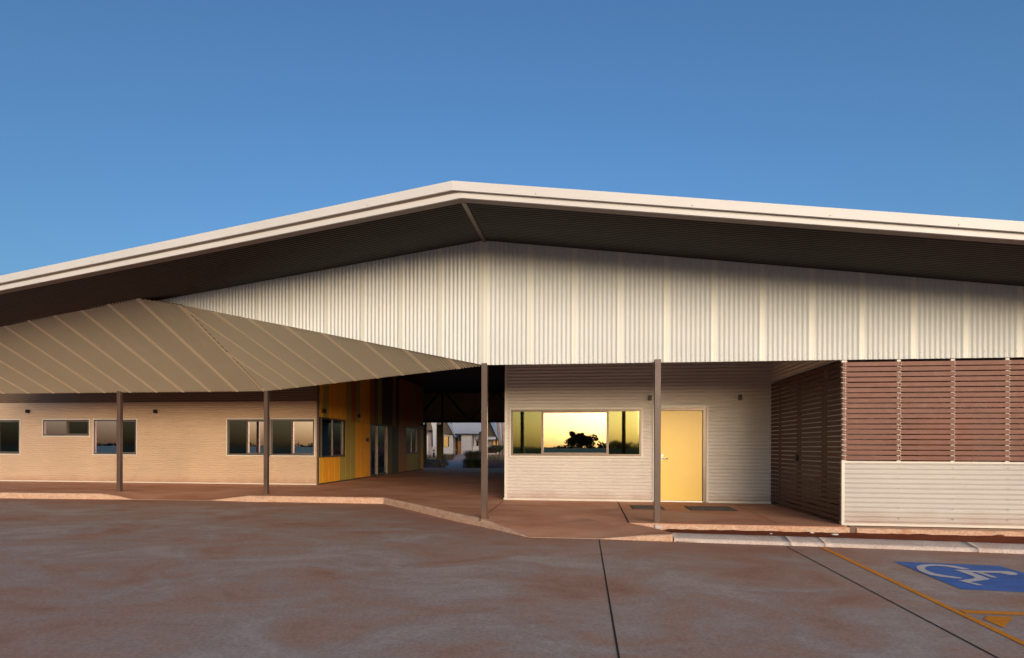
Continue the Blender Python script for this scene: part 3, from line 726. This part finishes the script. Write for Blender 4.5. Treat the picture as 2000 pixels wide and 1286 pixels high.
hclad(enc, 'upper_panel', 'wall_steel', GF, YFs+.05, YD-.01, EAVE+.01, 4.3)
mb = MB(); mb.box(ends, ends+.1, YFs, YD, -.1, 4.4); mb.build('end_wall', 'interior', enc)
mb = MB(); mb.box(XS+2.6, XS+3.6, YD-.7, YD-.2, 0, 1.9); cab = mb.build('cabinet', 'rust', enc, bevel=.01)

# door mats
for k, (pxs, lab) in enumerate((([(1230.5, 988.2), (1287.5, 988.8), (1301, 995.4), (1236, 995)], 'short dark rubber mat half behind the post beside the yellow door'), ([(1334.5, 990.0), (1421, 990.9), (1444, 998.8), (1352, 997.6)], 'long dark rubber mat lying in front of the yellow door'))):
    p = [atZ(a, b, 0) for a, b in pxs]; y0, y1 = (p[2].y+p[3].y)/2, (p[0].y+p[1].y)/2; x0, x1 = (p[0].x+p[3].x)/2, (p[1].x+p[2].x)/2
    mb = MB(); mb.box(x0, x1, y0, y1, .001, .012); m_ = mb.build('door_mat', 'mat_rubber', bevel=.003); tag(m_, lab, 'mat')
    mb = MB(); 
    for r in range(12):
        yy = y0+.03+(y1-y0-.06)*r/11; mb.box(x0+.02, x1-.02, yy-.006, yy+.006, .010, .017)
    mb.build('ribs', 'mat_rubber', m_)

# office chair seen through the window nearest the entry corner
ch = thing('office_chair', 'dark office chair behind the window pane beside the entry corner', 'chair', (wx(574), YW+.45, .02))
def cpart(name, mb, mat): return mb.build(name, mat, ch, bevel=.0)
rows = []
for j in range(7):
    t = j/6; z = .55+.42*t; wd = .23*(1-.25*abs(t-.5)**2); rows.append([(-wd+2*wd*i/6, .26-.05*math.cos((i-3)/3*1.2)+.03*math.sin(t*3), z) for i in range(7)])
mb = MB(); mb.grid(rows); mb.grid([[(x, y-.04, z) for x, y, z in r[::-1]] for r in rows]); 
for a_ in (0, -1): mb.grid([rows[a_], [(x, y-.04, z) for x, y, z in rows[a_]]])
mb.grid([[r[0] for r in rows], [(r[0][0], r[0][1]-.04, r[0][2]) for r in rows]]); mb.grid([[r[-1] for r in rows], [(r[-1][0], r[-1][1]-.04, r[-1][2]) for r in rows]])
cpart('backrest', mb, 'fabric')
mb = MB(); mb.box(-.24, .24, -.22, .24, .42, .50); cpart('seat', mb, 'fabric')
mb = MB(); mb.tube([(0, 0, .1), (0, 0, .42)], .03, 10); cpart('column', mb, 'black')
for k in range(5):
    a_ = k*2*math.pi/5; mb = MB(); mb.tube([(0, 0, .1), (.28*math.cos(a_), .28*math.sin(a_), .06)], [.03, .018], 8); mb.tube([(.28*math.cos(a_)-.02, .28*math.sin(a_), .03), (.28*math.cos(a_)+.02, .28*math.sin(a_), .03)], .03, 10); cpart('leg', mb, 'black')

# ================================================================== rear truss of the breezeway
tr = thing('rear_truss', 'dark steel truss with corrugated infill closing the back of the breezeway', 'truss', (-4, 31, 0))
YT = 31.0; zbm = atY(900, 826, YT).z; ztp = atY(900, 766, YT).z
TX = lambda px: atY(px, 800, YT).x
x0, x1 = XC-2.6, XB+.4
mb = MB(); mb.box(x0, x1, YT-.05, YT+.05, zbm, zbm+.14); mb.build('bottom_chord', 'black', tr)
mb = MB(); mb.box(x0, x1, YT-.05, YT+.05, ztp-.05, ztp+.2); mb.build('top_chord', 'black', tr)
def bar(a, b, w=.05):
    a, b = Vector(a), Vector(b); d = (b-a).normalized(); s = Vector((d.z, 0, -d.x))*w; t = Vector((0, .04, 0))
    mb = MB(); mb.hexa([a-s-t, b-s-t, b+s-t, a+s-t, a-s+t, b-s+t, b+s+t, a+s+t]); mb.build('web', 'black', tr)
for a, b in ((869, 915.5), (970, 915.5), (970, 1020), (858, 812), (774, 812)): bar((TX(a), YT, ztp), (TX(b), YT, zbm+.1))
bar((TX(864), YT, ztp), (TX(864), YT, zbm+.1))
mb = MB(); mb.box(x0-.1, x0, 27.9, YT+.2, zbm, ztp+.4); mb.build('end_panel', 'ceiling_dark', tr)
hclad(tr, 'infill', 'infill', Frame((0, YT+.12, 0), (1,0,0), (0,-1,0)), x0, x1, zbm+.02, ztp+.3)
for px in (831.9, 864.1):
    xc = TX(px); mb = MB(); mb.box(xc-.05, xc+.05, YT-.05, YT+.05, -.05, zbm); mb.build('post', 'bronze', tr)
    mb = MB(); mb.box(xc-.30, xc-.055, YT-.02, YT+.02, .45, zbm-.1); pnl = mb.build('screen_panel', 'olive_dark', tr)
    mb = MB(); mb.box(xc-.32, xc-.30, YT-.03, YT+.03, .43, zbm-.08); mb.build('edge', 'black', pnl)

# ================================================================== courtyard behind
def pz8(a, b): return (820+a/10.72, 810+b/10.72)
def q8(a, b, Y): return atY(*pz8(a, b), Y)
def block(parent, name, mat, a0, b0, a1, b1, Y, depth, z0=None):
    p, q = q8(a0, b0, Y), q8(a1, b1, Y); mb = MB(); mb.box(min(p.x, q.x), max(p.x, q.x), Y, Y+depth, min(p.z, q.z) if z0 is None else z0, max(p.z, q.z)); return mb.build(name, mat, parent)
gz = .12
# long house with the pale roof
h3 = thing('courtyard_house', 'white house with long pale metal roof and orange doorway across courtyard', 'house', (q8(900, 820, 72).x, 72, gz))
Y3 = 72
block(h3, 'wall', 'house_white', 490, 400, 700, 830, Y3+1.2, 6, 0)
block(h3, 'porch_wall', 'amber', 690, 420, 740, 822, Y3+.9, .3, 0)
d_ = block(h3, 'door', 'black', 738, 468, 796, 822, Y3+1.1, .1, .1)
block(h3, 'porch_panel', 'brown', 796, 558, 868, 820, Y3+.5, .2, .05)
w_ = block(h3, 'window', 'black', 806, 430, 868, 556, Y3+.52, .1); block(h3, 'lintel', 'house_white', 700, 405, 868, 432, Y3+.5, .8)
block(h3, 'front_room', 'house_white', 868, 428, 1082, 818, Y3-.6, 6, 0)
block(h3, 'porch_wall', 'house_white', 1082, 660, 1230, 812, Y3+.3, .2, 0)
block(h3, 'column', 'house_white', 1132, 400, 1176, 662, Y3+.3, .25)
block(h3, 'wall', 'house_mauve', 1082, 400, 1440, 830, Y3+2.6, 4, 0)
block(h3, 'window', 'black', 1182, 540, 1222, 662, Y3+2.5, .1)
block(h3, 'wall', 'house_mauve', 1400, 500, 1800, 830, Y3+1.5, 5, 0)
for a0, a1 in ((1532, 1585), (1606, 1656)):
    w_ = block(h3, 'window', 'black', a0-6, 528, a1+4, 726, Y3+1.4, .12); block(w_, 'blind', 'window_gold', a0, 536, a1, 718, Y3+1.35, .04)
e0, e1 = q8(600, 408, Y3-1.0), q8(1300, 408, Y3-1.0); e2 = q8(1830, 500, Y3-.2)
mb = MB(); mb.hexa([e0, e1, e1+Vector((0, 5, 3.4)), e0+Vector((0, 5, 3.4))]+[v+Vector((0,0,.08)) for v in (e0, e1, e1+Vector((0, 5, 3.4)), e0+Vector((0, 5, 3.4)))]); mb.build('roof', 'roof_pale', h3)
f0 = q8(1180, 500, Y3-.2)
mb = MB(); mb.hexa([f0, e2, e2+Vector((0, 5, 3.6)), f0+Vector((0, 5, 3.6))]+[v+Vector((0,0,.08)) for v in (f0, e2, e2+Vector((0, 5, 3.6)), f0+Vector((0, 5, 3.6)))]); mb.build('roof', 'roof_pale', h3)
mb = MB(); mb.box(f0.x, e2.x, Y3-.25, Y3-.15, f0.z-.14, f0.z+.06); mb.build('gutter', 'roof_pale', h3)
mb = MB(); mb.box(e0.x, e1.x, Y3-1.05, Y3-.95, e0.z-.12, e0.z+.06); mb.build('gutter', 'black', h3)
# timber-lined gable on the left with the yellow window
def gable_house(name, label, Y, cx, half, ez, slope, wall, depth, boards=True):
    h = thing(name, label, 'house', (cx, Y, gz))
    apex = ez+half*slope
    if wall:
        mb = MB(); mb.box(cx-half*.93, cx+half*.93, Y+.8, Y+depth, 0, ez+.1); mb.build('wall', wall, h)
    nb_ = 9
    for k in range(nb_):
        z0 = ez+(apex-ez)*k/nb_; z1 = ez+(apex-ez)*(k+1)/nb_-.03; a0 = half*(1-k/nb_); a1 = half*(1-(k+.96)/nb_)
        mb = MB(); mb.hexa([(cx-a0, Y+.3, z0), (cx+a0, Y+.3, z0), (cx+a1, Y+.3, z1), (cx-a1, Y+.3, z1), (cx-a0, Y+.42, z0), (cx+a0, Y+.42, z0), (cx+a1, Y+.42, z1), (cx-a1, Y+.42, z1)]); mb.build('board', 'timber_dark', h)
    mb = MB(); mb.hexa([(cx-half, Y+.44, ez), (cx+half, Y+.44, ez), (cx+.05, Y+.44, apex), (cx-.05, Y+.44, apex), (cx-half, Y+.5, ez), (cx+half, Y+.5, ez), (cx+.05, Y+.5, apex), (cx-.05, Y+.5, apex)]); mb.build('gable_backing', 'black', h)
    for s in (-1, 1):
        p = [Vector((cx, Y, apex+.05)), Vector((cx+s*(half+.25), Y, ez-.25*slope+.05)), Vector((cx+s*(half+.25), Y+depth, ez-.25*slope+.05)), Vector((cx, Y+depth, apex+.05))]
        mb = MB(); mb.hexa(p+[v+Vector((0, 0, .10)) for v in p]); mb.build('roof', 'roof_pale', h)
        mb = MB(); p2 = [p[0]-Vector((0,.04,.10)), p[1]-Vector((0,.04,.10)), p[1]+Vector((0,-.04,.10)), p[0]+Vector((0,-.04,.10))]; mb.hexa(p2+[v+Vector((0,.03,0)) for v in p2]); mb.build('barge_board', 'black', h)
    return h
HY = 70.3
r_ = q8(690, 410, HY); cx1 = r_.x-2.1
h1 = gable_house('gabled_cottage', 'white cottage with dark timber gable and yellow window beyond the truss', HY, cx1, 2.1, r_.z, 1.75, 'house_white', 2.0)
a_, b_ = q8(500, 680, HY+.75), q8(612, 455, HY+.75); mb = MB(); mb.box(a_.x, b_.x, HY+.7, HY+.82, a_.z, b_.z); w_ = mb.build('window', 'black', h1)
a_, b_ = q8(504, 676, HY+.68), q8(590, 459, HY+.68); mb = MB(); mb.box(a_.x, b_.x, HY+.66, HY+.70, a_.z, b_.z); mb.build('blind', 'window_gold', w_)
r_ = q8(1600, 468, 62); l_ = q8(1240, 440, 62); cx2 = (r_.x+l_.x)/2; hf = (r_.x-l_.x)/2
h2 = gable_house('gabled_porch', 'open porch with dark timber gable on brown posts in the courtyard', 62, cx2, hf, r_.z, 2.2, None, 4)
for a0, a1 in ((1238, 1258), (1264, 1284)):
    p, q = q8(a0, 420, 62.5), q8(a1, 420, 62.5); mb = MB(); mb.box(p.x, q.x, 62.4, 62.6, 0, p.z+.3); mb.build('post', 'timber_dark', h2)
p, q = q8(1590, 470, 65.5), q8(1610, 470, 65.5); mb = MB(); mb.box(p.x, q.x, 65.4, 65.6, 0, p.z+.2); mb.build('post', 'timber_dark', h2)
# left house slice
h4 = thing('grey_cottage', 'grey walled cottage with white roof edge behind the olive screens', 'house', (q8(200, 860, 55).x, 55, gz))
block(h4, 'wall', 'house_mauve', 120, 330, 250, 872, 55, 5, 0); block(h4, 'wall', 'house_white', 140, 440, 172, 840, 54.9, .08)
block(h4, 'window', 'black', 246, 330, 268, 670, 55.0, .2)
p0, p1, p2, p3 = q8(205, 150, 54), q8(345, 150, 54), q8(335, 680, 54), q8(268, 340, 54)
mb = MB(); p4 = q8(275, 680, 54); t_ = Vector((0, .3, 0)); pp = [p0, p1, p2, p4, p3]
mb.face(pp); mb.face([v+t_ for v in pp][::-1])
for i in range(5): mb.face([pp[i], pp[(i+1) % 5], pp[(i+1) % 5]+t_, pp[i]+t_])
mb.build('roof_edge', 'roof_pale', h4)
p0, p1 = q8(100, 130, 53.8), q8(215, 130, 53.8); mb = MB(); mb.hexa([p0, q8(100, 330, 53.8), q8(262, 330, 53.8), p1]+[v+Vector((0, 2, 0)) for v in (p0, q8(100, 330, 53.8), q8(262, 330, 53.8), p1)]); mb.build('gable', 'timber_dark', h4)
block(h4, 'low_wall', 'house_mauve', 246, 675, 420, 880, 53, .2, 0)
# path, mound, bollards
def flat(pix, name, mat, z, bias=0):
    p = [atZ(*pz8(a, b), 0) for a, b in pix]; mb = MB()
    mb.face([(v.x, v.y, max(0, (v.y-31)/39*.17)-.03+z) for v in p]); return structure(mb.build(name, mat))
flat([(520, 1120), (900, 1120), (905, 980), (985, 880), (1060, 835), (800, 832), (700, 900), (600, 945)], 'garden_path', 'path_conc', .03)
flat([(80, 945), (560, 925), (600, 945), (560, 955), (80, 958)], 'garden_edging', 'path_conc', .05)
mb = MB(); rows = []
c0 = q8(1650, 1000, 40)
for j in range(14):
    row = []
    for i in range(22):
        x = -4.6+i*.42; y = 33.5+j*.8; rr = max(0, 1-((x+.3)/4.0)**2-((y-39)/5.5)**2)
        row.append((x, y, -.05+(rr**.6)*.95+random.uniform(-.04, .04)))
    rows.append(row)
mb.grid(rows); structure(mb.build('dirt_mound', 'far_ground'))
def bollard(a, b0, b1, Y, lab):
    p = q8(a, b1, Y); t = q8(a, b0, Y); hh = t.z-p.z; r = .085
    o = thing('bollard_light', lab, 'bollard', (p.x, Y, p.z))
    mb = MB(); mb.tube([(0, 0, -.2), (0, 0, hh*.78)], r, 14); mb.build('shaft', 'black', o)
    mb = MB(); mb.tube([(0, 0, hh*.78), (0, 0, hh*.90)], r*.75, 14); mb.build('lens', 'trim_pale', o)
    mb = MB(); mb.tube([(0, 0, hh*.90), (0, 0, hh)], r*1.02, 14); mb.build('cap', 'black', o)
bollard(291, 745, 980, 45, 'black bollard light standing in the bed beside the olive screen')
bollard(757, 720, 838, 66, 'black bollard light by the far end of the garden path')

# vegetation -------------------------------------------------------
def leaf_mesh(name, centers, n, size, mat, parent, flat=.75):
    mb = MB()
    for _ in range(n):
        c, r = random.choice(centers)
        d = Vector((random.gauss(0, 1), random.gauss(0, 1), random.gauss(0, 1))); d.normalize()
        p = Vector(c)+Vector((d.x*r, d.y*r, d.z*r*flat))*random.uniform(.45, 1.0)
        a = Vector((random.gauss(0,1), random.gauss(0,1), random.gauss(0,1))).normalized(); b = a.orthogonal().normalized(); s = size*random.uniform(.6, 1.5)
        mb.face([p-a*s, p+b*s*.45, p+a*s, p-b*s*.45])
    me = bpy.data.meshes.new(name); me.from_pydata(mb.v, [], mb.f); me.update(); return link(name, me, mat, parent)
def tree(name, label, base, h, cw, trunk_h, lean=(0, 0), nleaf=2500, size=.16, mat='leaf', group=None, seed=1, tr=.18, full=False):
    random.seed(seed); o = thing(name, label, 'tree', base, group)
    top = Vector((lean[0], lean[1], trunk_h)); mb = MB()
    mb.tube([(0, 0, -.2), top*.5+Vector((.05, 0, 0)), top], [tr, tr*.8, tr*.62], 9); cs = []
    for k in range(7):
        a = k*2*math.pi/7+random.uniform(-.3, .3); rr = cw*random.uniform(.2, .42)
        tip = top+Vector((math.cos(a)*rr, math.sin(a)*rr, (h-trunk_h)*random.uniform(.3, .75)))
        mb.tube([top-Vector((0,0,.1)), top.lerp(tip, .5)+Vector((0, 0, .15)), tip], [tr*.5, tr*.3, tr*.12], 6)
        cs.append((tip, cw*random.uniform(.13, .22)))
        for _ in range(3):
            q = tip+Vector((random.gauss(0, cw*.12), random.gauss(0, cw*.12), random.gauss(0, (h-trunk_h)*.14))); cs.append((q, cw*random.uniform(.08, .16)))
    if full:
        for k in range(46):
            a = random.uniform(0, 6.28); q = random.random()**.5; r = cw*.43*q
            cs.append((Vector((math.cos(a)*r, math.sin(a)*r, trunk_h+(h-trunk_h)*(.12+.74*math.sqrt(1-.85*q*q)*random.uniform(.35, 1)))), cw*random.uniform(.05, .10)))
    mb.build('trunk', 'bark', o)
    leaf_mesh('crown', cs, nleaf, size, mat, o); random.seed(seed+99)
    return o
b1 = q8(1690, 720, 52); b1.z = .3; t1 = q8(1600, 190, 52)  # both gum crowns are enlarged, out of view, to block blue sky light
tree('gum_tree', 'pale leaning gum tree trunk rising from the dirt mound', b1, 9.5, 9, 4.4, (t1.x-b1.x, 0), 5000, .17, seed=4, tr=.17)
b2 = q8(1765, 740, 50); b2.z = .3
tree('gum_tree', 'darker gum tree with forked limbs close to the pale block corner', b2, 9.5, 9, 3.9, (-.25, .3), 5000, .17, seed=9, tr=.19)
def tuft(mb, c, n, h, spread, w=.012):
    for _ in range(n):
        a = random.uniform(0, 2*math.pi); d = Vector((math.cos(a), math.sin(a), 0)); b = Vector(c)+d*random.uniform(0, spread*.35); hh = h*random.uniform(.55, 1); l = spread*random.uniform(.2, 1)
        s = Vector((-d.y, d.x, 0))*w; m_ = b+d*l*.45+Vector((0, 0, hh*.7)); t = b+d*l+Vector((0, 0, hh))
        mb.face([b-s, b+s, m_+s*.7, m_-s*.7]); mb.face([m_-s*.7, m_+s*.7, t])
random.seed(3)
def clump(label, px8, Y, n, h, sp_, mat, z=0, w=.012, group=None):
    p = q8(px8, 1000, Y); o = thing('grass_clump', label, 'grass', (p.x, Y, z), group); mb = MB(); tuft(mb, (0, 0, 0), n, h, sp_, w); mb.build('blades', mat, o); return o
clump('large dark green grass tussock at the edge of the breezeway floor', 1080, 32.6, 700, .62, .75, 'grass_green', -.03, .014)
clump('green tussock behind the near posts in the dirt bed', 1215, 33.4, 500, .60, .6, 'grass_green', -.02, .014)
clump('dry grass clump left of the garden path', 600, 46, 420, .7, .9, 'grass_dry', .02, .02)
clump('dry grass clump on top of the mound under the gum trees', 1500, 40, 500, .55, .9, 'grass_dry', .75, .02)
clump('olive grass clump on the mound beside the leaning trunk', 1620, 42, 500, .65, .8, 'grass_green', .8, .02)
clump('dry grass clump beside the tussock and the path', 1130, 37, 600, .7, 1.1, 'grass_dry', .35, .02)
mb = MB()
for _ in range(160):
    y = random.uniform(34, 60); px8 = random.choice([random.uniform(80, 560), random.uniform(1050, 1780)]); p = q8(px8, 1000, y)
    z = max(0, (y-31)/39*.17)-.03
    if px8 > 1000 and y < 44: continue
    tuft(mb, (p.x, y, z), 40, .35, .45, .02)
ob = mb.build('bed_grass', 'grass_dry'); ob['kind'] = 'stuff'; ob['label'] = 'dry low grass in the courtyard beds'

# ================================================================== across the road, mirrored in the windows
bw = thing('boundary_wall', 'long low pale panel wall across the road mirrored in the windows', 'wall', (0, -45, -.2))
pm = {}
for k in range(-32, 22):
    for nm, bx in (('panel', (.06, 2.94, -.03, .03, 0, 1.27)), ('pier', (-.06, .06, -.06, .06, 0, 1.31))):
        if nm not in pm: mb = MB(); mb.box(*bx); o = mb.build(nm, 'boundary', bw); pm[nm] = o.data
        else: o = link(nm, pm[nm], None, bw)
        o.location.x = k*3.0
tree('broad_tree', 'broad dark tree mirrored in the wide window of the pale block', (0.3, -104, -.2), 4.75, 6.3, 1.2, (0, 0), 12000, .17, 'leaf_far', seed=22, tr=.28, full=True)
for k, (x, y, h_, w_) in enumerate(((19, -100, 4.6, 6.5), (-26, -112, 3.6, 5), (-47, -104, 3.9, 6), (34, -118, 4.2, 7), (-70, -120, 4.6, 7), (10, -118, 3.0, 5))):
    labs = ['tall tree right of the broad tree in the mirrored skyline', 'small rounded tree in the mirrored skyline near the low wood', 'round tree standing ahead of the wood mirrored by the wing windows', 'wide tree at the right end of the mirrored skyline', 'wide tree at the far left end of the mirrored skyline', 'low shrubby tree beside the broad mirrored tree']
    tree('far_tree', labs[k], (x, y, -.2), h_, w_, 1.0, (0, 0), 1800, .22, 'leaf_far', seed=40+k, tr=.2, group='trees across the road')
random.seed(5); mb = MB(); 
for k in range(230):
    x = -230+k*2+random.uniform(-1, 1); y = -150+random.uniform(-10, 10)-abs(x)*.08; r = random.uniform(1.2, 2.3); hz_ = 1.1+.7*math.sin(x*.07)+.5*math.sin(x*.19+1)
    for _ in range(110):
        d = Vector((random.gauss(0,1), random.gauss(0,1), random.gauss(0,1))).normalized(); p = Vector((x, y, hz_*.6))+Vector((d.x*r*1.3, d.y*r, d.z*(hz_+.7)*.9))*random.uniform(.5, 1)
        if p.z < -.2: p.z = random.uniform(-.2, .6)
        a = Vector((random.gauss(0,1), random.gauss(0,1), random.gauss(0,1))).normalized(); b = a.orthogonal().normalized(); s = random.uniform(.25, .55)
        mb.face([p-a*s, p+b*s*.6, p+a*s, p-b*s*.6])
me = bpy.data.meshes.new('scrub'); me.from_pydata(mb.v, [], mb.f); me.update(); wd = link('scrub', me, 'leaf_far'); wd['kind'] = 'stuff'; wd['label'] = 'low dark line of scrub across the plain'

# small bits on the dirt strip
for k, (px, py, s, lab) in enumerate(((1506, 1042.6, .012, 'small white scrap on the red dirt by the pad joint'), (1586, 1041.2, .02, 'white pebble on the red dirt below the door pad'), (1631, 1044.6, .026, 'largest white scrap on the dirt beside the stub post'), (1954, 1047, .03, 'dark clod lying on the dirt under the corrugated panel'))):
    p = atZ(px, py, -.085); bm = bmesh.new(); bmesh.ops.create_icosphere(bm, subdivisions=2, radius=s)
    for v in bm.verts: v.co = Vector((v.co.x*1.8, v.co.y, v.co.z*.6))*random.uniform(.8, 1.2)
    me = bpy.data.meshes.new('scrap'); bm.to_mesh(me); bm.free(); o = link('scrap' if k < 3 else 'clod', me, 'litter' if k < 3 else 'red_dirt'); o.location = p; tag(o, lab, 'litter' if k < 3 else 'clod')

# thing empties sit at their bases while part meshes were written in world space
bpy.context.view_layer.update()
for o in list(C.objects):
    if o.type == 'EMPTY' and o.parent is None and o.location.length > 0 and o.name.split('.')[0] in ('gable_canopy', 'office_wing', 'service_block', 'slatted_enclosure', 'rear_truss', 'courtyard_house', 'gabled_cottage', 'gabled_porch', 'grey_cottage'):
        for c in o.children: c.location = c.location-o.location
